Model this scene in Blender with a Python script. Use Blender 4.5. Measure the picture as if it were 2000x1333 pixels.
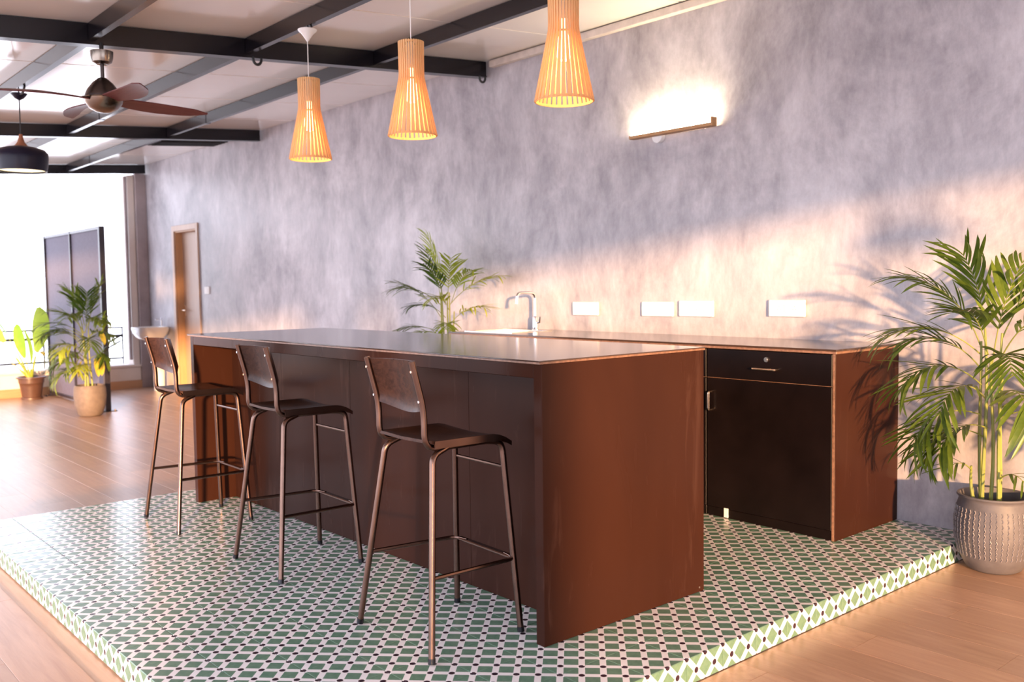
import bpy, bmesh, math, random
from mathutils import Vector, Matrix, Euler
random.seed(7)
D = bpy.data
for o in list(D.objects): D.objects.remove(o)
S = bpy.context.scene
COL = S.collection
PI = math.pi

# ------------------------------------------------------------------ camera
YAW, PITCH, ROLL = 0.8576, 0.0593, -0.0135
Fw = Vector((-math.sin(YAW)*math.cos(PITCH), math.cos(YAW)*math.cos(PITCH), -math.sin(PITCH)))
R0 = Vector((math.cos(YAW), math.sin(YAW), 0)); U0 = R0.cross(Fw)
Rv = R0*math.cos(ROLL)+U0*math.sin(ROLL); Uv = -R0*math.sin(ROLL)+U0*math.cos(ROLL)
cd = D.cameras.new('camera'); cam = D.objects.new('camera', cd); COL.objects.link(cam)
cd.sensor_width = 36.0; cd.lens = 1811.76*36/2000; cd.clip_start = .05; cd.clip_end = 500
M = Matrix((Rv, Uv, -Fw)).transposed().to_4x4(); M.translation = Vector((2.3068, -4.6595, 1.25))
cam.matrix_world = M
cd.dof.use_dof = True; cd.dof.focus_distance = 3.75; cd.dof.aperture_fstop = 3.2
S.camera = cam

# ------------------------------------------------------------------ light
S.view_settings.view_transform = 'Standard'; S.view_settings.look = 'None'
S.view_settings.gamma = 1.0; S.view_settings.use_curve_mapping = False
S.view_settings.exposure = 0.0
W = D.worlds.new('hazy_sky'); S.world = W; W.use_nodes = True
nt = W.node_tree; nt.nodes.clear()
tc = nt.nodes.new('ShaderNodeTexCoord'); sx = nt.nodes.new('ShaderNodeSeparateXYZ')
cr = nt.nodes.new('ShaderNodeValToRGB'); bg = nt.nodes.new('ShaderNodeBackground'); wo = nt.nodes.new('ShaderNodeOutputWorld')
mp = nt.nodes.new('ShaderNodeMapRange'); mp.inputs['From Min'].default_value = -1; mp.inputs['From Max'].default_value = 1
nt.links.new(tc.outputs['Generated'], sx.inputs[0]); nt.links.new(sx.outputs['Z'], mp.inputs['Value'])
nt.links.new(mp.outputs[0], cr.inputs['Fac']); nt.links.new(cr.outputs[0], bg.inputs['Color']); nt.links.new(bg.outputs[0], wo.inputs['Surface'])
cr.color_ramp.elements[0].position = .05; cr.color_ramp.elements[0].color = (.26, .24, .27, 1)
cr.color_ramp.elements[1].position = .5; cr.color_ramp.elements[1].color = (.90, .91, 1.04, 1)
e = cr.color_ramp.elements.new(.8); e.color = (.66, .74, 1.0, 1)
e = cr.color_ramp.elements.new(.40); e.color = (.74, .74, .84, 1)
bg.inputs['Strength'].default_value = 5.2
SUN = Vector((-1.6, 1.0, -.176)).normalized()
sl = D.lights.new('sun', 'SUN'); sl.energy = 12.5; sl.color = (1.0, .57, .27); sl.angle = math.radians(1.6)
so = D.objects.new('sun', sl); COL.objects.link(so); so.rotation_euler = SUN.to_track_quat('-Z', 'Y').to_euler(); so.location = (9, -7, 5)

# ------------------------------------------------------------------ materials
def nmat(name):
    m = D.materials.new(name); m.use_nodes = True
    n = m.node_tree; b = n.nodes['Principled BSDF']
    return m, n, b
def mth(n, op, a, b=None, c=None):
    x = n.nodes.new('ShaderNodeMath'); x.operation = op
    for i, v in enumerate((a, b, c)):
        if v is None: continue
        if isinstance(v, (int, float)): x.inputs[i].default_value = v
        else: n.links.new(v, x.inputs[i])
    return x.outputs[0]
def mixc(n, f, a, b):
    x = n.nodes.new('ShaderNodeMix'); x.data_type = 'RGBA'
    for sock, v in ((x.inputs[0], f), (x.inputs[6], a), (x.inputs[7], b)):
        if isinstance(v, (int, float)): sock.default_value = v
        elif isinstance(v, tuple): sock.default_value = v if len(v) == 4 else v+(1,)
        else: n.links.new(v, sock)
    return x.outputs[2]
def noise(n, scale, detail=4, rough=.6, stretch=(1, 1, 1), coord='Object', dist=0):
    t = n.nodes.new('ShaderNodeTexCoord'); mpn = n.nodes.new('ShaderNodeMapping'); mpn.inputs['Scale'].default_value = stretch
    n.links.new(t.outputs[coord], mpn.inputs[0])
    x = n.nodes.new('ShaderNodeTexNoise'); x.inputs['Scale'].default_value = scale; x.inputs['Detail'].default_value = detail
    x.inputs['Roughness'].default_value = rough; x.inputs['Distortion'].default_value = dist
    n.links.new(mpn.outputs[0], x.inputs['Vector']); return x.outputs['Fac']
def ramp(n, f, stops):
    x = n.nodes.new('ShaderNodeValToRGB'); n.links.new(f, x.inputs[0])
    el = x.color_ramp.elements
    while len(el) < len(stops): el.new(.5)
    for e_, (p_, c_) in zip(el, stops): e_.position = p_; e_.color = c_+(1,)
    return x.outputs[0]
def bump(n, b, h, strength=.2, dist=.01):
    x = n.nodes.new('ShaderNodeBump'); x.inputs['Strength'].default_value = strength; x.inputs['Distance'].default_value = dist
    n.links.new(h, x.inputs['Height']); n.links.new(x.outputs[0], b.inputs['Normal'])
def plain(name, col, rough=.5, metal=0, vary=.12, nscale=14, coat=0, spec=.5):
    m, n, b = nmat(name)
    f = noise(n, nscale)
    lo = tuple(c*(1-vary) for c in col); hi = tuple(min(1, c*(1+vary)) for c in col)
    n.links.new(ramp(n, f, [(.3, lo), (.7, hi)]), b.inputs['Base Color'])
    b.inputs['Roughness'].default_value = rough; b.inputs['Metallic'].default_value = metal
    b.inputs['Coat Weight'].default_value = coat; b.inputs['Specular IOR Level'].default_value = spec
    return m
def wood(name, c1, c2, rough=.4, axis=0, scale=6, vary_obj=False, coat=0, spec=.5):
    m, n, b = nmat(name)
    st = [9, 9, 9]; st[axis] = .7
    f = noise(n, scale, 6, .65, tuple(st), dist=.6)
    col = ramp(n, f, [(.28, c1), (.72, c2)])
    if vary_obj:
        oi = n.nodes.new('ShaderNodeObjectInfo')
        hs = n.nodes.new('ShaderNodeHueSaturation'); n.links.new(col, hs.inputs['Color'])
        v = mth(n, 'MULTIPLY_ADD', oi.outputs['Random'], .22, .89); n.links.new(v, hs.inputs['Value'])
        col = hs.outputs[0]
    n.links.new(col, b.inputs['Base Color']); b.inputs['Roughness'].default_value = rough
    b.inputs['Coat Weight'].default_value = coat
    bump(n, b, f, .05, .002); b.inputs['Specular IOR Level'].default_value = spec
    return m
def emit(name, col, strength):
    m, n, b = nmat(name); b.inputs['Base Color'].default_value = col+(1,)
    b.inputs['Emission Color'].default_value = col+(1,); b.inputs['Emission Strength'].default_value = strength
    return m
def leafmat(name, c1, c2, trans=.35, rough=.38):
    m, n, b = nmat(name)
    f = noise(n, 7, 3); oi = n.nodes.new('ShaderNodeObjectInfo')
    g = mth(n, 'ADD', mth(n, 'MULTIPLY', f, .6), mth(n, 'MULTIPLY', oi.outputs['Random'], .45))
    col = ramp(n, g, [(.2, c1), (.8, c2)])
    n.links.new(col, b.inputs['Base Color']); b.inputs['Roughness'].default_value = rough
    t = n.nodes.new('ShaderNodeBsdfTranslucent'); n.links.new(col, t.inputs['Color'])
    mx = n.nodes.new('ShaderNodeMixShader'); mx.inputs[0].default_value = trans
    n.links.new(b.outputs[0], mx.inputs[1]); n.links.new(t.outputs[0], mx.inputs[2])
    n.links.new(mx.outputs[0], n.nodes['Material Output'].inputs['Surface'])
    return m

MT = {}
# trowelled grey plaster
m, n, b = nmat('polished_plaster')
f1 = noise(n, 1.3, 8, .70, (1, 1, .8), dist=.45); f2 = noise(n, 5.0, 6, .7, (1, 1, .45), dist=.4); f3 = noise(n, 26, 4, .7, (1, 1, .4))
g = mth(n, 'ADD', mth(n, 'ADD', mth(n, 'MULTIPLY', f1, .56), mth(n, 'MULTIPLY', f2, .30)), mth(n, 'MULTIPLY', f3, .14))
n.links.new(ramp(n, g, [(.37, (.225, .207, .225)), (.49, (.385, .358, .382)), (.61, (.56, .53, .555))]), b.inputs['Base Color'])
n.links.new(mth(n, 'MULTIPLY_ADD', f2, .24, .30), b.inputs['Roughness']); bump(n, b, g, .12, .01)
MT['plaster'] = m
# patterned cement tile: print on each tile
m, n, b = nmat('patterned_tile')
t = n.nodes.new('ShaderNodeTexCoord'); sp = n.nodes.new('ShaderNodeSeparateXYZ'); n.links.new(t.outputs['Object'], sp.inputs[0])
P = .099
a_ = mth(n, 'PINGPONG', mth(n, 'ADD', mth(n, 'DIVIDE', mth(n, 'ADD', sp.outputs[0], sp.outputs[1]), P), 20), .5)
b_ = mth(n, 'PINGPONG', mth(n, 'ADD', mth(n, 'DIVIDE', mth(n, 'SUBTRACT', sp.outputs[0], sp.outputs[1]), P), 20), .5)
band = mth(n, 'LESS_THAN', mth(n, 'MINIMUM', a_, b_), .155)
dot = mth(n, 'LESS_THAN', mth(n, 'ADD', mth(n, 'POWER', a_, 2), mth(n, 'POWER', b_, 2)), .0225)
f = noise(n, 40, 4, .6, coord='Object')
green = ramp(n, f, [(.3, (.105, .205, .140)), (.7, (.15, .26, .18))])
c = mixc(n, band, green, (.84, .82, .80)); c = mixc(n, dot, c, (.035, .018, .03))
n.links.new(c, b.inputs['Base Color']); b.inputs['Roughness'].default_value = .22; b.inputs['Specular IOR Level'].default_value = .4
MT['tile'] = m
MT['grout'] = plain('grout', (.34, .34, .33), .8)
MT['plank'] = wood('oak_look_plank', (.36, .205, .125), (.50, .315, .205), .34, 0, 3.0, True, 0, .75)
MT['laminate'] = None
m, n, b = nmat('dark_wenge_laminate')
f = noise(n, 1.2, 3, .5, (2, 2, .5), dist=.5); f2 = noise(n, 2.6, 4, .6, (3, 3, .45), dist=1.2)
scuff = ramp(n, noise(n, 3.0, 6, .62, (3.2, 3.2, .5), dist=1.0), [(.60, (0, 0, 0)), (.76, (.5, .5, .5))])
n.links.new(mixc(n, scuff, ramp(n, f, [(.3, (.027, .0098, .0062)), (.75, (.040, .0145, .0085))]), (.085, .042, .030)), b.inputs['Base Color']); b.inputs['Specular IOR Level'].default_value = .05
n.links.new(ramp(n, f2, [(.55, (.22, .22, .22)), (.72, (.31, .31, .31))]), b.inputs['Roughness'])
MT['laminate'] = m
MT['laminate_top'] = plain('dark_laminate_top', (.050, .030, .024), .12, 0, .15, 8)
MT['lam_edge'] = plain('pale_laminate_edge', (.20, .105, .065), .4, 0, .35, 60)  # edges paler than the laminate faces, finely mottled
MT['shade_lam'] = plain('shade_dark_laminate', (.006, .0035, .0035), .3, 0, .3, 5, 0, .2)  # cabinet laminate with the island's shade put into its near-black colour
MT['steel_black'] = plain('black_painted_steel', (.006, .005, .008), .22, 0, .2, 6, 0, .4)
MT['purlin'] = plain('charcoal_painted_steel', (.010, .009, .013), .22, 0, .2, 6, 0, .33)
m, n, b = nmat('white_roof_sheet'); f = noise(n, 1.2, 3)
n.links.new(ramp(n, f, [(.3, (.80, .75, .71)), (.7, (.86, .81, .77))]), b.inputs['Base Color']); b.inputs['Roughness'].default_value = .12; b.inputs['Specular IOR Level'].default_value = .9
bump(n, b, noise(n, 1.5, 2), .05, .02); MT['roof'] = m
MT['trim'] = plain('painted_trim', (.62, .55, .5), .5)
MT['white'] = plain('white_plastic', (.80, .79, .78), .35, 0, .03)
MT['offwhite'] = plain('grey_plastic', (.45, .44, .44), .4, 0, .05)
MT['ceramic'] = plain('white_ceramic', (.82, .81, .79), .12, 0, .02)
MT['chrome'] = plain('chrome', (.82, .82, .84), .08, 1, .03)
MT['nickel'] = plain('brushed_nickel', (.22, .18, .15), .24, 1, .1)
MT['darknickel'] = plain('dark_nickel', (.10, .085, .085), .3, 1, .1)
MT['stool_metal'] = plain('bronze_lacquered_steel', (.15, .090, .068), .27, 1, .12)
MT['stool_wood'] = wood('dark_stained_plywood', (.020, .008, .005), (.055, .023, .013), .25, 1, 5, spec=.2)
MT['brass_handle'] = plain('satin_steel_handle', (.78, .62, .48), .25, 1, .05)
MT['fan_blade'] = wood('mahogany_blade', (.085, .022, .022), (.14, .042, .040), .4, 0, 6, spec=.2)
MT['dome'] = plain('black_enamel', (.008, .007, .020), .35, 0, .1, 14, 0, .25)
MT['neck'] = wood('turned_wood', (.26, .09, .04), (.36, .14, .07), .45, 2, 8)
MT['scon_wood'] = wood('oak_strip', (.34, .17, .07), (.46, .25, .11), .5, 0, 8)
MT['bulb'] = emit('warm_bulb', (1, .72, .34), 4.5)
MT['led'] = emit('warm_led', (1, .80, .52), 190)
MT['dome_glow'] = emit('dome_diffuser', (1, .86, .55), 1.5)
m, n, b = nmat('birch_lath'); f = noise(n, 10, 5, .6, (8, 8, .6))
c = ramp(n, f, [(.3, (.80, .50, .22)), (.7, (.90, .60, .30))]); n.links.new(c, b.inputs['Base Color']); b.inputs['Roughness'].default_value = .5
tr = n.nodes.new('ShaderNodeBsdfTranslucent'); tr.inputs[0].default_value = (1, .62, .20, 1)
mx = n.nodes.new('ShaderNodeMixShader'); mx.inputs[0].default_value = .25
n.links.new(b.outputs[0], mx.inputs[1]); n.links.new(tr.outputs[0], mx.inputs[2]); n.links.new(mx.outputs[0], n.nodes['Material Output'].inputs['Surface'])
MT['lath'] = m
MT['door_wood'] = wood('pale_door_wood', (.50, .34, .25), (.60, .43, .32), .45, 2, 4)
MT['door_frame'] = wood('honey_door_frame', (.46, .25, .12), (.56, .32, .17), .45, 2, 5)
MT['column'] = plain('cement_column', (.34, .28, .28), .7, 0, .2, 3)
MT['parapet'] = plain('cream_parapet', (.70, .62, .56), .6, 0, .06, 3)
MT['skirting'] = wood('timber_skirting', (.42, .22, .11), (.52, .29, .16), .45, 1, 4)
MT['screen_frame'] = plain('dark_screen_frame', (.022, .018, .026), .35, 0, .2)
MT['screen_panel'] = plain('charcoal_mesh_panel', (.13, .12, .16), .65, 0, .1, 30, 0, .15)
m, n, b = nmat('ribbed_grey_pot'); tcn = n.nodes.new('ShaderNodeTexCoord'); f = noise(n, 18, 4)
n.links.new(ramp(n, f, [(.3, (.082, .074, .080)), (.7, (.12, .110, .117))]), b.inputs['Base Color']); b.inputs['Roughness'].default_value = .55
MT['pot_grey'] = m
MT['pot_groove'] = plain('pot_relief', (.19, .172, .178), .5)
MT['pot_beige'] = plain('beige_ribbed_pot', (.165, .125, .10), .6, 0, .15, 25)
MT['pot_brown'] = plain('brown_plastic_pot', (.085, .040, .026), .4, 0, .12)
MT['soil'] = plain('potting_soil', (.055, .030, .020), .95, 0, .5, 60)
MT['leaf'] = leafmat('palm_leaf', (.045, .095, .012), (.16, .225, .028))
MT['leaf_y'] = leafmat('yellow_green_leaf', (.22, .36, .03), (.50, .55, .06), .45)
MT['leaf_yellow'] = leafmat('yellowing_leaf', (.62, .48, .04), (.75, .60, .08), .45)
MT['banana'] = leafmat('broad_leaf', (.20, .42, .03), (.42, .60, .08), .5)
MT['cane'] = leafmat('green_cane', (.16, .20, .04), (.34, .36, .08), .1, .45)
MT['rail'] = plain('black_iron', (.015, .015, .017), .5)
MT['sink'] = plain('sink_steel', (.6, .6, .6), .22, 1, .05)
MT['lock'] = plain('lock_steel', (.7, .62, .52), .3, 1, .05)
MT['conduit'] = plain('black_conduit', (.01, .01, .012), .5)
MT['slot'] = plain('dark_brown_grille', (.012, .007, .006), .5, 0, .1, 14, 0, .15)

# ------------------------------------------------------------------ mesh helpers
class MB:
    def __init__(s): s.v = []; s.f = []; s.mi = []
    def add(s, vs, fs, mi=0):
        o = len(s.v); s.v += [tuple(v) for v in vs]; s.f += [tuple(o+i for i in f) for f in fs]; s.mi += [mi]*len(fs); return s
    def box(s, a, b, mi=0):
        x0, y0, z0 = a; x1, y1, z1 = b
        vs = [(x0,y0,z0),(x1,y0,z0),(x1,y1,z0),(x0,y1,z0),(x0,y0,z1),(x1,y0,z1),(x1,y1,z1),(x0,y1,z1)]
        return s.add(vs, [(0,3,2,1),(4,5,6,7),(0,1,5,4),(1,2,6,5),(2,3,7,6),(3,0,4,7)], mi)
    def rbox(s, a, b, r=.003, mi=0):
        bm = bmesh.new(); bmesh.ops.create_cube(bm, size=1)
        sz = [b[i]-a[i] for i in range(3)]; ce = [(a[i]+b[i])/2 for i in range(3)]
        for v in bm.verts: v.co = Vector([ce[i]+v.co[i]*sz[i] for i in range(3)])
        r = min(r, min(sz)*.45)
        bmesh.ops.bevel(bm, geom=list(bm.edges), offset=r, segments=1, affect='EDGES')
        bm.verts.index_update()
        s.add([v.co for v in bm.verts], [[v.index for v in f.verts] for f in bm.faces], mi); bm.free(); return s
    def tube(s, pts, r, n=10, mi=0, cap=True, closed=False):
        pts = [Vector(p) for p in pts]; N = len(pts); rs = r if isinstance(r, (list, tuple)) else [r]*N
        t0 = (pts[1]-pts[0]).normalized(); up = Vector((0, 0, 1)) if abs(t0.z) < .9 else Vector((1, 0, 0))
        nrm = t0.cross(up).normalized(); vs = []; fs = []
        for i in range(N):
            if closed: t = (pts[(i+1) % N]-pts[i-1]).normalized()
            elif i == 0: t = t0
            elif i == N-1: t = (pts[-1]-pts[-2]).normalized()
            else: t = ((pts[i+1]-pts[i]).normalized()+(pts[i]-pts[i-1]).normalized()).normalized()
            nrm = (nrm-t*nrm.dot(t)).normalized(); bn = t.cross(nrm)
            for k in range(n):
                a = 2*PI*k/n; vs.append(pts[i]+(nrm*math.cos(a)+bn*math.sin(a))*rs[i])
        for i in range(N if closed else N-1):
            j = (i+1) % N
            for k in range(n): fs.append((i*n+k, i*n+(k+1) % n, j*n+(k+1) % n, j*n+k))
        if cap and not closed: fs += [tuple(range(n-1, -1, -1)), tuple(range((N-1)*n, N*n))]
        return s.add(vs, fs, mi)
    def lathe(s, prof, n=32, c=(0, 0, 0), mi=0, cap0=False, cap1=False):
        vs = []; fs = []
        for r, z in prof:
            for k in range(n): a = 2*PI*k/n; vs.append((c[0]+r*math.cos(a), c[1]+r*math.sin(a), c[2]+z))
        for i in range(len(prof)-1):
            for k in range(n): fs.append((i*n+k, i*n+(k+1) % n, (i+1)*n+(k+1) % n, (i+1)*n+k))
        if cap0: fs.append(tuple(range(n-1, -1, -1)))
        if cap1: fs.append(tuple(range((len(prof)-1)*n, len(prof)*n)))
        return s.add(vs, fs, mi)
    def mesh(s, name, mats, smooth=False):
        me = D.meshes.new(name); me.from_pydata(s.v, [], s.f)
        for m_ in (mats if isinstance(mats, (list, tuple)) else [mats]): me.materials.append(m_)
        me.polygons.foreach_set('material_index', s.mi)
        if smooth:
            me.polygons.foreach_set('use_smooth', [True]*len(me.polygons))
            try: me.set_sharp_from_angle(angle=math.radians(40))
            except Exception: pass
        me.update(); return me
    def build(s, name, mats, parent=None, smooth=False):
        return link(name, s.mesh(name, mats, smooth), parent)
def link(name, me, parent=None):
    o = D.objects.new(name, me); COL.objects.link(o)
    if parent: o.parent = parent
    return o
def tag(o, label, cat, group=None):
    o['label'] = label; o['category'] = cat
    if group: o['group'] = group
    return o
def struct(o): o['kind'] = 'structure'; return o
def thing(name, label, cat, loc=(0, 0, 0), rz=0, group=None):
    o = D.objects.new(name, None); COL.objects.link(o); o.location = loc; o.rotation_euler = (0, 0, rz); o.empty_display_size = .1
    return tag(o, label, cat, group)
def dup(o, parent=None):
    c_ = o.copy(); COL.objects.link(c_)
    if parent: c_.parent = parent
    for ch in list(o.children):
        if ch.name != c_.name: dup(ch, c_)
    return c_
def bez(ctrl, rad=.04, seg=5):
    """polyline with rounded corners"""
    P_ = [Vector(p) for p in ctrl]; out = [P_[0]]
    for i in range(1, len(P_)-1):
        a, c0, d = P_[i-1], P_[i], P_[i+1]
        r = min(rad, (a-c0).length*.48, (d-c0).length*.48)
        p0 = c0+(a-c0).normalized()*r; p2 = c0+(d-c0).normalized()*r
        for k in range(seg+1):
            t_ = k/seg; out.append(p0*(1-t_)**2+c0*2*t_*(1-t_)+p2*t_*t_)
    out.append(P_[-1]); return out

# ------------------------------------------------------------------ the setting
FZ = -.0926                        # wooden floor level; platform top is z = 0
XR, YF = 7.0, -9.5                 # right end and open front of the terrace
YR = -6.4                          # front edge of the roof
XP = -10.8                         # inner face of far parapet
PITCHR = .0715
def zc(y): return 2.985+PITCHR*y   # roof underside

floor = struct(MB().box((XP-.4, YF, FZ-.2), (XR+.3, .2, FZ-.004)).build('floor', MT['plank']))
pm = MB().rbox((0, 0, -.02), (1.197, .1942, 0), .0008).mesh('plank', MT['plank'])
def in_view(x, y, z, marg=60):
    d = Vector((x, y, z))-cam.matrix_world.translation; w = d.dot(Fw)
    if w < .3: return False
    u = 1000+1811.76*d.dot(Rv)/w; v = 666.5-1811.76*d.dot(Uv)/w
    return -marg < u < 2000+marg and -marg < v < 1333+marg
PX0, PX1, PY0, PY1 = .395-.198*19, .395, -3.640, -.076
npl = 0
for j in range(0, 26):
    y0 = -.01-.195*(j+1)
    off = (j*.43) % 1.2
    for i in range(-1, 12):
        x0 = XP+.01+1.2*i-off; x1 = x0+1.2
        lo, hi = max(x0, XP+.005), x1
        # cut at the platform
        spans = [(lo, hi)]
        if y0+.195 > PY0+.001 and y0 < 0:
            spans = [s_ for s_ in ((lo, min(hi, PX0-.004)), (max(lo, PX1+.004), hi)) if s_[1]-s_[0] > .03]
        for a, b2 in spans:
            if b2-a < .03: continue
            yb = y0+.195
            if not any(in_view(a+(b2-a)*k/4, y0+.1, FZ) for k in range(5)): continue
            o = link('plank', pm, floor); o.location = (a+.0005, y0+.0004, FZ); o.scale = ((b2-a-.001)/1.197, 1, 1)
            if y0 < PY0 < yb and a < PX1 and b2 > PX0: o.scale.y = (PY0-.004-y0)/.195
            npl += 1

# back wall with the door opening
DX0, DX1, DZ = -9.80, -9.06, 2.03
w = MB()
w.box((XP-.25, 0, FZ-.2), (DX0, .25, 3.2)); w.box((DX1, 0, FZ-.2), (XR+.3, .25, 3.2)); w.box((DX0, 0, DZ), (DX1, .25, 3.2))
wall_back = struct(w.build('wall_back', MT['plaster']))
dr = struct(MB().rbox((DX0+.03, .085, FZ+.008), (DX1-.03, .125, DZ-.03), .003).build('door_1', MT['door_wood']))
m1 = MB()
m1.rbox((DX0, .0, FZ), (DX0+.03, .2, DZ)); m1.rbox((DX1-.03, .0, FZ), (DX1, .2, DZ)); m1.rbox((DX0+.03, .0, DZ-.03), (DX1-.03, .2, DZ))
m1.build('door_frame', MT['door_frame'], dr)
m1 = MB()
m1.rbox((DX0-.06, -.02, FZ), (DX0+.012, 0, DZ+.06)); m1.rbox((DX1-.012, -.02, FZ), (DX1+.045, 0, DZ+.06)); m1.rbox((DX0+.012, -.02, DZ-.012), (DX1-.012, 0, DZ+.06))
m1.build('architrave', MT['door_wood'], dr)
h = MB().rbox((DX0+.06, .072, .90), (DX0+.095, .086, 1.05), .003); h.tube(bez([(DX0+.077, .08, .99), (DX0+.077, .03, .99), (DX0+.20, .03, .99)], .02), .009)
h.build('door_handle', MT['brass_handle'], dr, True)
# right end of the terrace (behind the camera): unseen sill, lintel and piers added to shape the sun
r_ = MB(); r_.box((XR, -12.5, FZ-.2), (XR+.2, 0, .45)); r_.box((XR, -12.5, 2.43), (XR+.2, 0, 3.2)); r_.box((XR, -8.4, .45), (XR+.2, -7.66, 2.43)); r_.box((XR, -7.44, .45), (XR+.2, -6.93, 2.43)); r_.box((XR, -.6, .45), (XR+.2, 0, 2.43))
struct(r_.build('wall_right_sun_mask', MT['column']))
# far end: column, parapet, skirting
struct(MB().rbox((XP-.25, -.145, FZ), (XP+.02, .0, 2.86), .006).build('wall_far_pier', MT['column']))
struct(MB().rbox((XP-.25, -.235, FZ), (XP-.03, -.147, 2.84), .006).build('trim_1', MT['parapet']))
struct(MB().tube([(XP-.05, -.262, .3), (XP-.05, -.262, 2.82)], .022).build('trim_2', MT['column'], None, True))
struct(MB().rbox((XP-.25, YF, FZ-.1), (XP, -.145, .20), .01).build('wall_far', MT['parapet']))
struct(MB().rbox((XP, YF, FZ-.01), (XP+.02, -.145, FZ+.11), .003).build('baseboard_far', MT['skirting']))
struct(MB().rbox((XP-.28, YF, .20), (XP+.015, -.147, .235), .006).build('trim_3', MT['parapet']))

# ceiling: sloping sheets, each panel its own part
ceil = struct(MB().add([(XP-.6, YR, zc(YR)+.03), (XR+.5, YR, zc(YR)+.03), (XR+.5, .25, zc(.25)+.03), (XP-.6, .25, zc(.25)+.03),
                        (XP-.6, YR, zc(YR)+.12), (XR+.5, YR, zc(YR)+.12), (XR+.5, .25, zc(.25)+.12), (XP-.6, .25, zc(.25)+.12)],
                       [(0,3,2,1),(4,5,6,7),(0,1,5,4),(1,2,6,5),(2,3,7,6),(3,0,4,7)]).build('ceiling', MT['slot']))
L = math.hypot(-YR, PITCHR*-YR); ang = math.atan(PITCHR)
pmesh = MB().rbox((.006, -L, 0), (1.014, 0, .028), .004).mesh('roof_panel', MT['roof'])
x = -2.42-1.02*9
while x < XR+.3:
    o = link('roof_panel', pmesh, ceil); o.location = (x, 0, zc(0)); o.rotation_euler = (ang, 0, 0); x += 1.02
struct(MB().rbox((-3.25, -.05, 2.925), (XR, -.002, 2.975), .004).build('trim_4', MT['trim']))

# roof beams (run from front to wall, rising) and purlins
def sloped(x0, x1, yA, yB, d0, d1):
    vs = []
    for z_ in (d1, d0):
        for (xx, yy) in ((x0, yA), (x1, yA), (x1, yB), (x0, yB)): vs.append((xx, yy, zc(yy)-z_))
    return vs, [(0,3,2,1),(4,5,6,7),(0,1,5,4),(1,2,6,5),(2,3,7,6),(3,0,4,7)]
BX = [(-3.34, 'black steel roof beam nearest the camera, ending at the grey wall'), (-7.22, 'black steel roof beam in the middle of the ceiling beyond the fan'),
      (-10.72, 'black steel roof beam above the far open end'), (.55, None), (4.4, None)]
for bx, lab in BX:
    o = MB().add(*sloped(bx-.03, bx+.04, YR, -.035, .004, .118)).build('roof_beam', MT['steel_black'])
    if lab: tag(o, lab, 'beam', 'main roof beams')
    else: tag(o, 'black steel roof beam out of frame to the right', 'beam', 'main roof beams')
    m1 = MB().add(*sloped(bx-.034, bx+.044, YR, -.033, .112, .122)); m1.build('flange', MT['steel_black'], o)
PY = [-3.89, -2.935, -1.989, -1.032]
nm = {-3.89: 'fourth', -2.935: 'third', -1.989: 'second', -1.032: 'first'}
ends = [-10.72, -7.22, -3.34, .55]
bay = {0: 'far bay by the open end', 1: 'bay beyond the ceiling fan', 2: 'nearest bay over the bar'}
for k in range(3):
    for py in PY:
        xa, xb = ends[k]+.046, ends[k+1]-.036
        o = MB().add(*sloped(xa, xb, py-.022, py+.022, .004, .098)).build('roof_purlin', MT['purlin'] if k < 2 else MT['steel_black'])
        tag(o, 'dark steel purlin, %s from the grey wall, in the %s' % (nm[py], bay[k]), 'purlin', 'roof purlins')
        if k < 2: MB().rbox((xa+.9, py-.026, zc(py)-.101), (xa+.98, py+.026, zc(py)-.004), .002).build('splice', MT['purlin'], o)
# dark grille near wall in the far bay
g = thing('ceiling_grille', 'dark slotted ceiling grille beside the grey wall behind the middle beam', 'grille', (-7.95, -.47, zc(-.47)))
MB().add([(-.28, -.40, -.055-.0286), (.12, -.40, -.055-.0286), (.12, .36, -.055+.0257), (-.28, .36, -.055+.0257), (-.28, -.40, -.0286-.005), (.12, -.40, -.0286-.005), (.12, .36, .0257-.005), (-.28, .36, .0257-.005)],
         [(0,3,2,1),(4,5,6,7),(0,1,5,4),(1,2,6,5),(2,3,7,6),(3,0,4,7)]).build('frame', MT['slot'], g)
for k in range(4):
    xx = -.22+k*.09
    MB().add([(xx, -.38, -.0286-.064), (xx+.03, -.38, -.0286-.064), (xx+.03, .34, .0257-.064), (xx, .34, .0257-.064), (xx, -.38, -.0286-.056), (xx+.03, -.38, -.0286-.056), (xx+.03, .34, .0257-.056), (xx, .34, .0257-.056)],
             [(0,3,2,1),(4,5,6,7),(0,1,5,4),(1,2,6,5),(2,3,7,6),(3,0,4,7)]).build('slat', MT['slot'], g)

# ------------------------------------------------------------------ tiled platform
plat = tag(MB().box((PX0+.008, PY0+.008, FZ-.02), (PX1-.008, -.001, -.003)).build('tiled_platform', MT['grout']),
           'low platform of green and white patterned tiles under the bar', 'platform')
tm = MB().rbox((.0012, .0012, -.009), (.1968, .1968, 0), .0012).mesh('tile', MT['tile'])
for i in range(19):
    for j in range(18):
        x0 = PX0+.198*i; y0 = PY0+.198*j
        if x0 > -3.0 and x0+.198 < -.05 and y0 > -2.28 and y0+.198 < -1.67: continue
        if x0 > -2.9 and x0+.198 < -.02 and y0 > -.56: continue
        o = link('tile', tm, plat); o.location = (x0, y0, 0)
MB().box((PX0, PY1, -.009), (PX1, -.002, 0)).build('cut_tile_strip', MT['tile'], plat)
rm = MB().rbox((.0012, -.0910, -.008), (.1968, -.0012, 0), .0012).mesh('riser_tile', MT['tile'])
for j in range(18):
    o = link('riser_tile', rm, plat); o.location = (PX1, PY0+.198*j, 0); o.rotation_euler = (PI/2, 0, PI/2)
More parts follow.
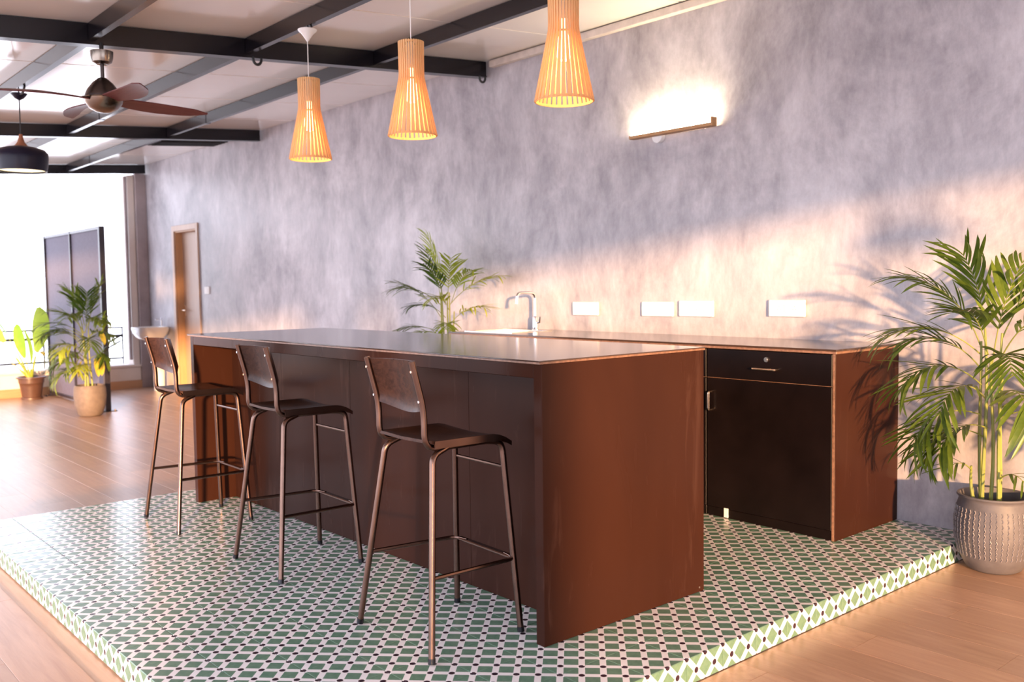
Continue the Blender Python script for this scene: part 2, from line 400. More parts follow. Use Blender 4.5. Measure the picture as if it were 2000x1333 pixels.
for i in range(19):
    o = link('riser_tile', rm, plat); o.location = (PX0+.198*i, PY0, 0); o.rotation_euler = (PI/2, 0, 0)
for j in range(18):
    o = link('riser_tile', rm, plat); o.location = (PX0, PY0+.198*(j+1), 0); o.rotation_euler = (PI/2, 0, -PI/2)

# ------------------------------------------------------------------ island
IX0, IX1, IY0, IY1, IH = -3.033, 0.0, -2.5334, -1.6462, .9945
isl = thing('bar_island', 'long dark brown laminate bar island with knee space facing the stools', 'bar counter', (-1.5, -2.1, 0))
def ib(name, mats, a, b2, r=.002):
    c_ = Vector((-1.5, -2.1, 0))
    return MB().rbox([a[i]-c_[i] for i in range(3)], [b2[i]-c_[i] for i in range(3)], r).build(name, mats, isl)
ib('end_panel', MT['laminate'], (IX1-.042, IY0, 0), (IX1, IY1, IH-.012))
ib('end_panel', MT['laminate'], (IX0, IY0, 0), (IX0+.042, IY1, IH-.012))
ib('apron', MT['laminate'], (IX0+.042, IY0, IH-.062), (IX1-.042, -2.30, IH-.012))
xs = [IX0+.042, -2.36, -1.64, -.70, IX1-.042]
for k in range(4): ib('front_panel', MT['laminate'], (xs[k]+.0006, -2.30, .0), (xs[k+1]-.0006, -2.28, IH-.012), .0008)
ib('back_panel', MT['laminate'], (IX0+.042, IY1-.02, 0), (IX1-.042, IY1, IH-.012))
top = ib('worktop', MT['laminate_top'], (IX0-.016, IY0-.014, IH-.004), (IX1+.004, IY1+.006, IH+.0005), .001)
ib('worktop_edge', MT['lam_edge'], (IX0-.014, IY0-.012, IH-.012), (IX1+.003, IY1+.005, IH-.004), .001)
sc = MB().tube([(1.5-.0, .42, .02), (1.503, .42, .02)], .004, 8); sc.build('screw', MT['brass_handle'], isl)
# ------------------------------------------------------------------ back counter: cabinets + worktop + sink + tap
HC, CY, CX = .9269, -.621, -.0095
def cabinet(x0, x1, label, endpanel=False, sinkcab=False):
    c = thing('base_cabinet', label, 'cabinet', ((x0+x1)/2, -.3, 0), 0, 'base cabinets along the wall')
    ox = (x0+x1)/2
    def cb(name, mat, a, b2, r=.0015, par=None): return MB().rbox((a[0]-ox, a[1]+.3, a[2]), (b2[0]-ox, b2[1]+.3, b2[2]), r).build(name, mat, par or c)
    xe = x1-(.018 if endpanel else 0)
    cb('carcass', MT['shade_lam'], (x0+.001, CY+.02, 0), (xe-.001, -.004, (.72 if sinkcab else HC-.024)))
    if endpanel:
        cb('end_panel', MT['laminate'], (xe, CY, 0), (x1, -.004, HC-.022))
        cb('edge_band', MT['lam_edge'], (xe+.001, CY-.001, 0.001), (x1-.004, CY, HC-.023), .0004)
    d1 = cb('drawer', MT['shade_lam'], (x0+.003, CY, .749), (xe-.003, CY+.019, HC-.026))
    cb('edge_band', MT['lam_edge'], (x0+.003, CY+.001, .7465), (xe-.003, CY+.019, .7488), .0005, d1)
    d2 = cb('door', MT['shade_lam'], (x0+.003, CY, .05), (xe-.003, CY+.019, .744))
    cb('plinth', MT['shade_lam'], (x0+.003, CY+.004, .0), (xe-.003, CY+.02, .048))
    xm = (x0+xe)/2; p_ = Vector((ox, -.3, 0))
    h_ = MB().tube([Vector(q)-p_ for q in bez([(xm-.068, CY, .812), (xm-.068, CY-.028, .812), (xm+.068, CY-.028, .812), (xm+.068, CY, .812)], .012)], .0055, 8); h_.build('handle', MT['brass_handle'], d1, True)
    k_ = MB(); k_.tube([Vector((xm+.005, CY, .860))-p_, Vector((xm+.005, CY-.008, .860))-p_], .013, 16); k_.tube([Vector((xm+.005, CY-.008, .860))-p_, Vector((xm+.005, CY-.010, .860))-p_], .007, 12); k_.build('lock', MT['lock'], d1, True)
    xh = x0+.032
    h_ = MB().tube([Vector(q)-p_ for q in bez([(xh, CY, .574), (xh, CY-.028, .574), (xh, CY-.028, .672), (xh, CY, .672)], .012)], .0055, 8); h_.build('handle', MT['brass_handle'], d2, True)
    if endpanel: cb('latch', MT['white'], (x0+.113, CY-.004, .004), (x0+.14, CY+.001, .054), .001, d2)
    return c
cabinet(-.765, CX, 'laminate cabinet with shade-darkened drawer and door, brown end panel at right end of wall counter', True)
cabinet(-1.52, -.767, 'shade-darkened cabinet with drawer hidden behind the island, second from the right end')
cabinet(-2.275, -1.522, 'shade-darkened cabinet with drawer hidden behind the island, third from the right end')
cabinet(-3.03, -2.277, 'shade-darkened cabinet under the sink hidden behind the island', False, True)
wt = thing('wall_worktop', 'dark glossy worktop of the counter along the grey wall', 'worktop', (-1.5, -.3, HC))
def wb(name, mat, a, b2): return MB().rbox((a[0]+1.5, a[1]+.3, a[2]-HC), (b2[0]+1.5, b2[1]+.3, b2[2]-HC), .0012).build(name, mat, wt)
SX0, SX1, SY0, SY1 = -2.98, -2.48, -.52, -.16
for nm_, mat, z0, z1, e_ in (('slab', MT['laminate_top'], HC-.010, HC, .004), ('slab_edge', MT['lam_edge'], HC-.022, HC-.010, .003)):
    wb(nm_, mat, (SX1, CY-e_, z0), (CX+e_, -.003, z1)); wb(nm_, mat, (-3.06, CY-e_, z0), (SX0, -.003, z1))
    wb(nm_, mat, (SX0, CY-e_, z0), (SX1, SY0, z1)); wb(nm_, mat, (SX0, SY1, z0), (SX1, -.003, z1))
sk = thing('kitchen_sink', 'stainless steel sink set into the wall counter', 'sink', (-2.73, -.34, HC))
s1 = MB(); s1.box((-.262, -.19, .0), (.262, -.17, .003)); s1.box((-.262, .17, 0), (.262, .19, .003)); s1.box((-.262, -.17, 0), (-.24, .17, .003)); s1.box((.24, -.17, 0), (.262, .17, .003))
s1.build('rim', MT['sink'], sk)
s1 = MB(); s1.box((-.242, -.172, -.17), (.242, .172, -.165)); s1.box((-.242, -.172, -.165), (-.237, .172, .0)); s1.box((.237, -.172, -.165), (.242, .172, 0)); s1.box((-.237, -.172, -.165), (.237, -.167, 0)); s1.box((-.237, .167, -.165), (.237, .172, 0))
s1.build('bowl', MT['sink'], sk)
MB().tube([(0, 0, -.165), (0, 0, -.160)], .035, 20).build('drain', MT['chrome'], sk, True)
fc = thing('swan_neck_tap', 'chrome swan neck tap standing behind the sink', 'tap', (-2.70, -.10, HC))
MB().lathe([(.026, 0), (.026, .008), (.020, .012), (.0195, .09), (.016, .10)], 24, cap0=True, cap1=True).build('body', MT['chrome'], fc, True)
MB().tube(bez([(0, 0, .09), (0, .0, .272), (-.01, -.16, .272), (-.011, -.165, .215)], .045, 7), .0105, 14).build('spout', MT['chrome'], fc, True)
MB().tube([(-.011, -.165, .222), (-.011, -.166, .196)], .0125, 14).build('nozzle', MT['chrome'], fc, True)
MB().tube([(.02, 0, .055), (.045, -.0, .058), (.062, -.01, .10)], [.009, .008, .005], 10).build('lever', MT['chrome'], fc, True)
# socket plates
def socket(x0, x1, z0, z1, lab, holes, tog):
    xm = (x0+x1)/2; zm = (z0+z1)/2
    s_ = thing('socket_plate', lab, 'socket', (xm, 0, zm), 0, 'white socket plates above the counter')
    w2, h2 = (x1-x0)/2, (z1-z0)/2
    MB().rbox((-w2, -.022, -h2), (w2, -.001, h2), .004).build('plate', MT['white'], s_)
    for hx in holes:
        q = MB().rbox((hx-.021, -.0235, -.024), (hx+.021, -.0215, .024), .0008).build('socket_insert', MT['white'], s_)
        for dx, dz in ((0, .011), (-.0095, -.007), (.0095, -.007)): MB().tube([(hx+dx, -.0215, dz), (hx+dx, -.0242, dz)], .0027, 8).build('pin_hole', MT['offwhite'], q)
    for hx in tog: MB().rbox((hx-.010, -.026, -.022), (hx+.010, -.0215, .022), .001).build('switch_rocker', MT['white'], s_)
socket(-2.394, -2.149, 1.037, 1.131, 'small white socket plate nearest the tap', [-.05, .03], [.08])
socket(-1.749, -1.488, 1.040, 1.135, 'white socket plate with one switch, left one of the close pair', [-.06, .0], [.07])
socket(-1.438, -1.177, 1.043, 1.143, 'white socket plate, right one of the close pair', [-.05, .02], [.08])
socket(-.782, -.549, 1.053, 1.150, 'white socket plate nearest the big palm', [-.045, .055], [.0])
sw = thing('light_switch', 'small white light switch beside the door', 'switch', (-8.80, 0, 1.247))
MB().rbox((-.07, -.012, -.045), (.07, -.001, .045), .003).build('plate', MT['white'], sw)
MB().rbox((-.03, -.016, -.028), (.03, -.0115, .028), .002).build('rocker', MT['white'], sw)

# ------------------------------------------------------------------ bar stools
def make_stool():
    t = thing('bar_stool', '', 'bar stool', (0, 0, 0), 0, 'bar stools along the island')
    m_ = MT['stool_metal']
    for s_ in (-1, 1):
        # front leg + seat rail + back post in one bent tube is split into parts
        MB().tube(bez([(s_*.203, .21, 0), (s_*.150, .175, .690), (s_*.150, .10, .700)], .035), .0115, 10).build('front_leg', m_, t, True)
        MB().tube(bez([(s_*.150, .12, .699), (s_*.152, -.152, .699), (s_*.152, -.152, .832), (s_*.152, -.197, 1.0)], .05), .0112, 10).build('back_post', m_, t, True)
        MB().tube(bez([(s_*.246, -.20, 0), (s_*.158, -.125, .675), (s_*.152, -.06, .698)], .03), .0115, 10).build('rear_leg', m_, t, True)
        MB().tube(bez([(s_*.212, -.172, .272), (s_*.19, .195, .268), (s_*.12, .205, .268)], .04), .0078, 8).build('footrest_side', m_, t, True)
        for a, b2 in (((s_*.203, .21, 0), (s_*.2035, .2105, -.0)), ):
            MB().tube([(s_*.203, .21, .0), (s_*.202, .2095, .018)], .0128, 10).build('foot_cap', MT['steel_black'], t, True)
        MB().tube([(s_*.246, -.20, .0), (s_*.2437, -.198, .018)], .0128, 10).build('foot_cap', MT['steel_black'], t, True)
        vs = []; fs = []
        for k in range(13):
            v = .08+.92*k/12; yy = -.155+.355*v; zz = .7265-(((v-.74)/.26)**2*.034 if v > .74 else 0); hh = .026-(.010*max(0, v-.74)/.26)
            for (dx, dz) in ((-.0028, 0), (.0028, 0), (.0028, -hh), (-.0028, -hh)): vs.append((s_*.1745+dx, yy, zz+dz))
        for k in range(12):
            for q in range(4): fs.append((k*4+q, (k+1)*4+q, (k+1)*4+(q+1) % 4, k*4+(q+1) % 4))
        fs += [(0, 1, 2, 3), (51, 50, 49, 48)]
        MB().add(vs, fs).build('seat_strip', m_, t, False)
    MB().rbox((-.172, .190, .262), (.172, .216, .272), .003).build('footrest_bar', m_, t)
    MB().tube([(-.160, .182, .597), (.160, .182, .597)], .0068, 8).build('cross_bar', m_, t, True)
    # seat: dished plywood sheet with rolled front edge
    s1 = MB(); nx, ny = 11, 14; vs = []; fs = []
    for lay in (0, 1):
        for j in range(ny):
            for i in range(nx):
                u = -1+2*i/(nx-1); v = j/(ny-1)
                yy = -.155+.355*v; zz = .722-.011*(1-u*u)*math.sin(PI*min(1, v*1.05))+.004*abs(u)
                if v > .74: zz -= ((v-.74)/.26)**2*.034
                if v < .12: zz += ((.12-v)/.12)**2*.006
                wx = .171-(.012*(1-v) if v < .15 else 0)
                vs.append((u*wx, yy, zz-(0 if lay == 0 else .011)))
    N = nx*ny
    for j in range(ny-1):
        for i in range(nx-1):
            q = (j*nx+i, j*nx+i+1, (j+1)*nx+i+1, (j+1)*nx+i); fs.append(q); fs.append(tuple(N+k for k in reversed(q)))
    edge = [i for i in range(nx)]+[j*nx+nx-1 for j in range(1, ny)]+[(ny-1)*nx+i for i in range(nx-2, -1, -1)]+[j*nx for j in range(ny-2, 0, -1)]
    for k in range(len(edge)): a, b2 = edge[k], edge[(k+1) % len(edge)]; fs.append((b2, a, N+a, N+b2))
    s1.add(vs, fs).build('seat', MT['stool_wood'], t, True)
    # backrest: curved sheet bowed away from the sitter
    vs = []; fs = []; nx, nz = 13, 8
    for lay in (0, 1):
        for j in range(nz):
            for i in range(nx):
                u = -1+2*i/(nx-1); v = j/(nz-1)
                zz = .840+.156*v-.030*(1-u*u)*(1-v)**2
                yy = -.150-.044*v+.042*(1-abs(u)**3)+(0 if lay == 0 else .010)-(.012*(1-v*12) if v < .08 else 0)
                vs.append((u*.148, yy, zz))
    N = nx*nz; fs = []
    for j in range(nz-1):
        for i in range(nx-1):
            q = (j*nx+i, j*nx+i+1, (j+1)*nx+i+1, (j+1)*nx+i); fs.append(q); fs.append(tuple(N+k for k in reversed(q)))
    edge = [i for i in range(nx)]+[j*nx+nx-1 for j in range(1, nz)]+[(nz-1)*nx+i for i in range(nx-2, -1, -1)]+[j*nx for j in range(nz-2, 0, -1)]
    for k in range(len(edge)): a, b2 = edge[k], edge[(k+1) % len(edge)]; fs.append((b2, a, N+a, N+b2))
    bk = MB().add(vs, fs).build('backrest', MT['stool_wood'], t, True)
    for s_ in (-1, 1):
        for zz in (.862, .965): MB().tube([(s_*.152, -.152-(zz-.832)*.268-.010, zz), (s_*.152, -.152-(zz-.832)*.268-.014, zz)], .0045, 8).build('screw', MT['chrome'], bk)
    return t
st0 = make_stool()
for i, (x, y, rz, lab) in enumerate([(-.380, -2.695, -.055, 'dark wood bar stool with bronze legs nearest the camera'),
                                     (-1.505, -2.672, -.04, 'dark wood bar stool with bronze legs in the middle of the three'),
                                     (-2.592, -2.695, -.02, 'dark wood bar stool with bronze legs farthest along the island, by the washbasin side')]):
    o = st0 if i == 0 else dup(st0)
    o.location = (x, y, .003); o.rotation_euler = (0, 0, rz); o['label'] = lab

# ------------------------------------------------------------------ slatted pendant lamps
def lath_mesh():
    prof = [(.064, .458), (.063, .40), (.0625, .31), (.0640, .285), (.0690, .258), (.0955, .130), (.1225, .004)]
    vs = []; fs = []
    for r, z in prof:
        wt_ = r*2*PI/32*.34
        for dr, sg in ((0, -1), (0, 1), (-.0045, 1), (-.0045, -1)): vs.append((r+dr, sg*wt_, z))
    for i in range(len(prof)-1):
        for k in range(4): fs.append((i*4+k, i*4+(k+1) % 4, (i+1)*4+(k+1) % 4, (i+1)*4+k))
    fs += [(0, 1, 2, 3), tuple(reversed([len(vs)-4+k for k in range(4)]))]
    return MB().add(vs, fs).mesh('lath', MT['lath'])
LM = lath_mesh()
def ring(r0, r1, z0, z1): return MB().lathe([(r0, z0), (r1, z0), (r1, z1), (r0, z1), (r0, z0)], 48)
def make_pendant(x, lab):
    y = -2.0; zt = zc(PY[2])-.098
    t = thing('slatted_pendant_lamp', lab, 'lamp', (x, y, 1.99), 0, 'slatted wooden pendant lamps over the bar')
    for k in range(32):
        o = link('lath', LM, t); o.rotation_euler = (0, 0, 2*PI*k/32)
    ring(.115, .1185, .001, .012).build('bottom_ring', MT['lath'], t, True)
    ring(.054, .060, .447, .456).build('top_ring', MT['lath'], t, True)
    ring(.054, .0585, .27, .278).build('middle_ring', MT['lath'], t, True)
    MB().tube([(0, 0, .33), (0, 0, .455)], .018, 16).build('lamp_holder', MT['white'], t, True)
    MB().tube([(-.056, 0, .45), (.056, 0, .45)], .003, 6).build('bracket', MT['white'], t)
    MB().lathe([(.0, .16), (.022, .168), (.032, .19), (.033, .215), (.024, .25), (.014, .285), (.013, .33)], 20).build('bulb', MT['bulb'], t, True)
    zz = zt-1.99
    MB().tube([(0, 0, .455), (0, 0, zz-.075)], .0028, 8).build('cord', MT['white'], t)
    MB().lathe([(.006, zz-.085), (.012, zz-.075), (.030, zz-.048), (.052, zz-.027), (.054, zz-.020), (.050, zz-.018), (.0, zz-.018)], 28, cap0=True).build('canopy', MT['white'], t, True)
    MB().tube([(0, .0, zz-.02), (0, 0.005, zz-.0005)], .004, 6).build('hook', MT['conduit'], t)
    MB().tube([(.02+.028*math.sin(a), .0, zz-.022+.028*(math.cos(a)-1)*-.5-.004) for a in [0, .5, 1, 1.5, 2, 2.5, 3.1]], .006, 8).build('conduit', MT['conduit'], t, True)
    l_ = D.lights.new('pendant_bulb', 'POINT'); l_.energy = 3.6; l_.color = (1, .62, .27); l_.shadow_soft_size = .03
    lo = D.objects.new('pendant_bulb_light', l_); COL.objects.link(lo); lo.parent = t; lo.location = (0, 0, .13)
make_pendant(-2.515, 'slatted wooden pendant lamp farthest from the camera, over the far half of the island')
make_pendant(-1.493, 'slatted wooden pendant lamp in the middle of the three')
make_pendant(-.424, 'slatted wooden pendant lamp nearest the wall light, cut off by the top of the picture')

# wall light
sco = thing('wall_light', 'long oak wall light shining up the grey plaster wall', 'wall lamp', (-1.47, 0, 2.19))
MB().rbox((-.325, -.085, 0), (.325, -.035, .022), .002).build('bar', MT['scon_wood'], sco)
MB().rbox((.325, -.085, 0), (.337, -.035, .055), .002).build('end_plate', MT['scon_wood'], sco)
MB().box((-.315, -.078, .0222), (.315, -.045, .026)).build('led_strip', MT['led'], sco)
MB().tube([(-.13, -.001, .0), (-.13, -.036, .0)], .04, 24).build('wall_box', MT['white'], sco, True)

# black dome pendant
def dome(x, y, z, lab):
    t = thing('dome_pendant_lamp', lab, 'lamp', (x, y, z), 0, 'black dome pendant lamps')
    MB().lathe([(.160, .0), (.166, .03), (.172, .09), (.170, .125), (.150, .150), (.10, .166), (.04, .178), (.030, .180), (.028, .172), (.10, .158), (.145, .142), (.163, .12), (.165, .09), (.159, .03), (.154, .001), (.160, 0)], 40).build('shade', MT['dome'], t, True)
    MB().lathe([(.052, .172), (.036, .188), (.024, .205), (.015, .235), (.011, .26), (.0, .262)], 24).build('wooden_neck', MT['neck'], t, True)
    MB().lathe([(0, .012), (.154, .012)], 32).build('diffuser', MT['dome_glow'], t)
    zt = zc(y)-.098-z
    MB().tube([(0, 0, .26), (0, 0, zt-.055)], .004, 8).build('cord', MT['conduit'], t)
    MB().lathe([(.008, zt-.075), (.03, zt-.062), (.052, zt-.035), (.054, zt-.03), (0, zt-.03)], 24, cap0=True).build('canopy', MT['dome'], t, True)
    MB().tube([(0, 0, zt-.03), (0, 0, zt+.0)], .004, 6).build('hook', MT['conduit'], t)
    MB().tube(bez([(.045, 0, zt-.04), (.12, 0.0, zt-.04), (.16, .0, zt-.002)], .04), .008, 8).build('conduit', MT['conduit'], t, True)
dome(-4.95, -2.935, 2.105, 'black dome pendant lamp with wooden neck hanging at the left edge')
dome(5.76, -3.6, 2.03, 'black dome pendant lamp out of frame to the right')

# ceiling fan
fan = thing('ceiling_fan', 'four-blade mahogany ceiling fan with nickel motor hanging under the near beam', 'fan', (-3.24, -2.905, 2.335))
MB().lathe([(.006, .205), (.03, .200), (.052, .212), (.060, .240), (.062, .272), (.0, .272)], 28, cap0=True).build('canopy', MT['nickel'], fan, True)
MB().tube([(0, 0, .27), (0, 0, zc(-2.905)-.1225-2.335)], .012, 10).build('hanger', MT['steel_black'], fan, True)
MB().tube([(0, 0, .07), (0, 0, .21)], .0105, 12).build('downrod', MT['darknickel'], fan, True)
MB().lathe([(.016, .125), (.026, .12), (.055, .095), (.085, .055), (.098, .022), (.098, .012), (.0, .012)], 32, cap0=True).build('motor_housing', MT['darknickel'], fan, True)
MB().lathe([(.104, .012), (.108, .004), (.100, -.018), (.075, -.048), (.040, -.066), (.0, -.072)], 32).build('bowl', MT['nickel'], fan, True)
vs = []; fs = []
K = 14
for k in range(K):
    s_ = k/(K-1); r = .075+.53*s_
    wd = .028+.052*math.sin(PI*min(1, .15+.80*s_))-(.03*max(0, s_-.85)/.15)
    cy = .05*math.sin(PI*s_*.9)-.035*s_*s_*1.2
    tilt = -.24
    for e_, zz in ((1, .004), (-1, .004), (-1, -.003), (1, -.003)):
        yy = e_*wd*.8; vs.append((r, cy+yy*math.cos(tilt), .0+zz+yy*math.sin(tilt)-.012*s_*s_))
for k in range(K-1):
    for q in range(4): fs.append((k*4+q, k*4+(q+1) % 4, (k+1)*4+(q+1) % 4, (k+1)*4+q))
fs += [(3, 2, 1, 0), tuple((K-1)*4+q for q in range(4))]
bm_ = MB().add(vs, fs).mesh('blade', MT['fan_blade'], True)
for k in range(4):
    o = link('blade', bm_, fan); o.rotation_euler = (0, 0, math.radians(2+90*k))
    MB().rbox((.05, -.015, .002), (.12, .02, .009), .002).build('blade_iron', MT['nickel'], o)
# loose cable loops under the near beam
def loop(x, y, z, lab):
    pts = [(x, y+.028*math.cos(a), z-.034*math.sin(a)) for a in [PI*k/10 for k in range(11)]]
    pts = [(x, y+.028, z+.012)]+pts+[(x, y-.028, z+.012)]
    tag(MB().tube(pts, .009, 8).build('cable_loop', MT['conduit'], None, True), lab, 'cable')
loop(-3.30, -1.93, zc(-1.93)-.128, 'black cable loop under the near beam left of the first slatted lamp')
loop(-3.30, -.075, zc(-.075)-.128, 'black cable loop at the wall end of the near beam')

# ------------------------------------------------------------------ far end: screen, basin, railing
scr = thing('partition_screen', 'tall dark framed two panel partition screen in front of the open end', 'screen', (-9.58, -1.33, FZ))
X0s, X1s, Ht = -1.13, 1.13, 2.065
for xx, ww in ((X0s, .035), (-.02, .035), (X1s-.05, .05)): MB().rbox((xx, -.03, 0), (xx+ww, .03, Ht), .003).build('post', MT['screen_frame'], scr)
for zz in (.0, Ht-.035):
    MB().rbox((X0s+.035, -.026, zz+(.03 if zz == 0 else 0)), (-.02, .026, zz+.035+(.03 if zz == 0 else 0)), .003).build('rail', MT['screen_frame'], scr)
    MB().rbox((.015, -.026, zz+(.03 if zz == 0 else 0)), (X1s-.05, .026, zz+.035+(.03 if zz == 0 else 0)), .003).build('rail', MT['screen_frame'], scr)
for a, b2 in ((X0s+.035, -.02), (.015, X1s-.05)): MB().rbox((a, -.008, .065), (b2, .008, Ht-.035), .001).build('panel', MT['screen_panel'], scr)
for xx in (X0s-.03, X1s-.09):
    fp = MB().rbox((xx, -.09, 0), (xx+.11, .09, .008), .002).build('foot_plate', MT['screen_frame'], scr)
    for dy in (-.07, .07): MB().tube([(xx+.09, dy, .008), (xx+.09, dy, .022)], .011, 8).build('bolt', MT['darknickel'], fp)
bs = thing('washbasin', 'white ceramic washbasin on the grey wall beside the door', 'washbasin', (-10.20, -.002, .77))
vs = []; fs = []; K = 24
levels = [(1, 1, 0), (1.0, 1.0, -.035), (.90, .92, -.09), (.62, .72, -.15), (.40, .5, -.175)]
inner = [(.9, .9, 0), (.8, .82, -.05), (.5, .55, -.11), (.1, .1, -.125)]
def oval(sx_, sy_, z_):
    out = []
    for k in range(K):
        a = 2*PI*k/K; ca, sa = math.cos(a), math.sin(a)
        px = math.copysign(abs(ca)**.55, ca)*.235*sx_; py = -.215+math.copysign(abs(sa)**.55, sa)*.21*sy_
        out.append((px, min(py, -.003), z_))
    return out
for s_ in reversed(levels): vs += oval(*s_)
for s_ in inner: vs += oval(*s_)
T = len(levels)+len(inner)
for i in range(T-1):
    for k in range(K): fs.append((i*K+k, i*K+(k+1) % K, (i+1)*K+(k+1) % K, (i+1)*K+k))
fs += [tuple(range(K-1, -1, -1)), tuple(range((T-1)*K, T*K))]
MB().add(vs, fs).build('bowl', MT['ceramic'], bs, True)
MB().lathe([(.07, -.86), (.075, -.5), (.085, -.17)], 20, c=(0, -.12, 0), cap0=True).build('pedestal', MT['ceramic'], bs, True)
tp = MB(); tp.tube(bez([(0, -.06, .0), (0, -.06, .10), (0, -.14, .09)], .03), .011, 10); tp.build('tap', MT['chrome'], bs, True)
MB().rbox((-.03, -.07, .10), (.03, -.045, .112), .004).build('tap_lever', MT['chrome'], bs)

rl = thing('balcony_railing', 'black iron balcony railing outside the far parapet', 'railing', (XP-.32, -2.5, .2))
for zz, r in ((.545, .012), (.43, .02), (.115, .014)): MB().tube([(0, -5, zz), (0, 2.23, zz)], r, 8).build('rail', MT['rail'], rl, True)
for yy in (-4.8, -3.4, -2.0, -.75, .35, 1.2, 2.22): MB().tube([(0, yy, -.05), (0, yy, .545)], .012, 8).build('post', MT['rail'], rl)
for d_ in (0, .12): MB().tube([(0, 1.62+d_, .115), (0, 2.2, .43-d_*.6)], .012, 8).build('brace', MT['rail'], rl)

# ------------------------------------------------------------------ plants
def leaf_blade(nseg, length, width, droop, fold=.25, thick=0, tipbase=.12):
    """blade along +X with V fold, drooping to -Z; returns verts, faces"""
    vs = []; fs = []
    for k in range(nseg+1):
        s_ = k/nseg; wv = width*(math.sin(PI*min(1, (s_*.92+tipbase*(1-s_))))**.8 if s_ < 1 else 0)*.5
        xx = length*s_*(1-.15*droop*s_); zz = -droop*length*s_*s_*.5
        vs += [(xx, -wv, zz+fold*wv), (xx, 0, zz), (xx, wv, zz+fold*wv)]
    for k in range(nseg):
        for q in (0, 1): fs.append((k*3+q, (k+1)*3+q, (k+1)*3+q+1, k*3+q+1))
    return vs, fs
LEAFS = [MB().add(*leaf_blade(6, 1, .082, d_)).mesh('leaflet', MT['leaf'], True) for d_ in (.15, .5, .9)]
LEAFY = [MB().add(*leaf_blade(6, 1, .082, d_)).mesh('leaflet', MT['leaf_y'], True) for d_ in (.15, .5, .9)]
def frond_curve(p0, az, elev, length, droop, n=16):
    pts = [Vector(p0)]; e_ = elev
    for k in range(n):
        e_ = elev-droop*((k+1)/n)**1.4
        d_ = Vector((math.cos(az)*math.cos(e_), math.sin(az)*math.cos(e_), math.sin(e_)))
        pts.append(pts[-1]+d_*length/n)
    return pts
def frond(parent, p0, az, elev, length, droop, nl, ll, mats, separate, ymax=None, rad=.0035, start=.3):
    az = math.radians(az); elev = math.radians(elev)
    pts = frond_curve(p0, az, elev, length, droop)
    if ymax is not None:
        for p_ in pts: p_.y = min(p_.y, ymax)
    n = len(pts); mb = MB(); mb.tube(pts, [rad*(1-.75*k/(n-1)) for k in range(n)], 6)
    if separate: fr = mb.build('frond', MT['cane'], parent, True)
    half = nl//2
    for k in range(half):
        s_ = start+(1-start)*(k+.3)/half
        f_ = s_*(n-1); i0 = min(int(f_), n-2); t_ = f_-i0
        pos = pts[i0].lerp(pts[i0+1], t_); tan = (pts[i0+1]-pts[i0]).normalized()
        side = tan.cross(Vector((0, 0, 1)))
        if side.length < .05: side = Vector((-math.sin(az), math.cos(az), 0))
        side.normalize(); up = side.cross(tan).normalized()
        prof = math.sin(PI*(.18+.74*(k+.5)/half))
        for sg in (-1, 1):
            L_ = ll*(.55+.5*prof)*random.uniform(.85, 1.12)
            fa = math.radians(random.uniform(38, 52)-14*s_)
            dx = (tan*math.cos(fa)*1.0+side*sg*math.sin(fa)+up*random.uniform(-.05, .2)).normalized()
            if ymax is not None and (pos+dx*L_).y > ymax+.02:
                dx.y = min(dx.y, max(-.2, (ymax+.02-pos.y)/L_)); dx.normalize()
            zz = (up-dx*up.dot(dx)).normalized(); yy = zz.cross(dx)
            M_ = Matrix((dx, yy, zz)).transposed().to_4x4(); M_.translation = pos
            Sc = Matrix.Diagonal((L_, L_*random.uniform(.85, 1.2), L_, 1)).copy()
            lm = mats[random.choice((0, 1, 1, 2))]
            if separate:
                o = link('leaflet', lm, fr); o.matrix_local = M_ @ Sc
            else:
                T_ = M_ @ Sc
                mb.add([T_ @ v.co for v in lm.vertices], [tuple(p_.vertices) for p_ in lm.polygons], 1)
    if not separate: fr = mb.build('frond', [MT['cane'], mats[0].materials[0]], parent, True)
    return fr
def canes(parent, specs, r=.009, mat=None):
    for (x0, y0, z0, x1, y1, z1) in specs:
        a = Vector((x0, y0, z0)); b2 = Vector((x1, y1, z1)); mb = MB(); N = 14; pts = []; rr = []
        for k in range(N+1):
            t_ = k/N; pts.append(a.lerp(b2, t_)+Vector((.006*math.sin(5*t_+x0*60), .006*math.cos(4*t_+y0*50), 0))); rr.append(r*(1-.45*t_)*(1.13 if k % 3 == 0 else 1))
        mb.tube(pts, rr, 8).build('cane', mat or MT['cane'], parent, True)
# big palm by the right edge
pc = (.555, -.205, FZ)
pl = thing('potted_palm', 'tall potted palm in a ribbed grey pot at the right edge', 'plant', pc)
pot = MB().lathe([(.098, 0), (.118, .012), (.150, .075), (.168, .16), (.168, .235), (.158, .30), (.150, .326), (.152, .338), (.160, .345), (.157, .352), (.146, .352), (.140, .335), (.138, .29), (.0, .29)], 56, cap0=True).build('pot', MT['pot_grey'], pl, True)
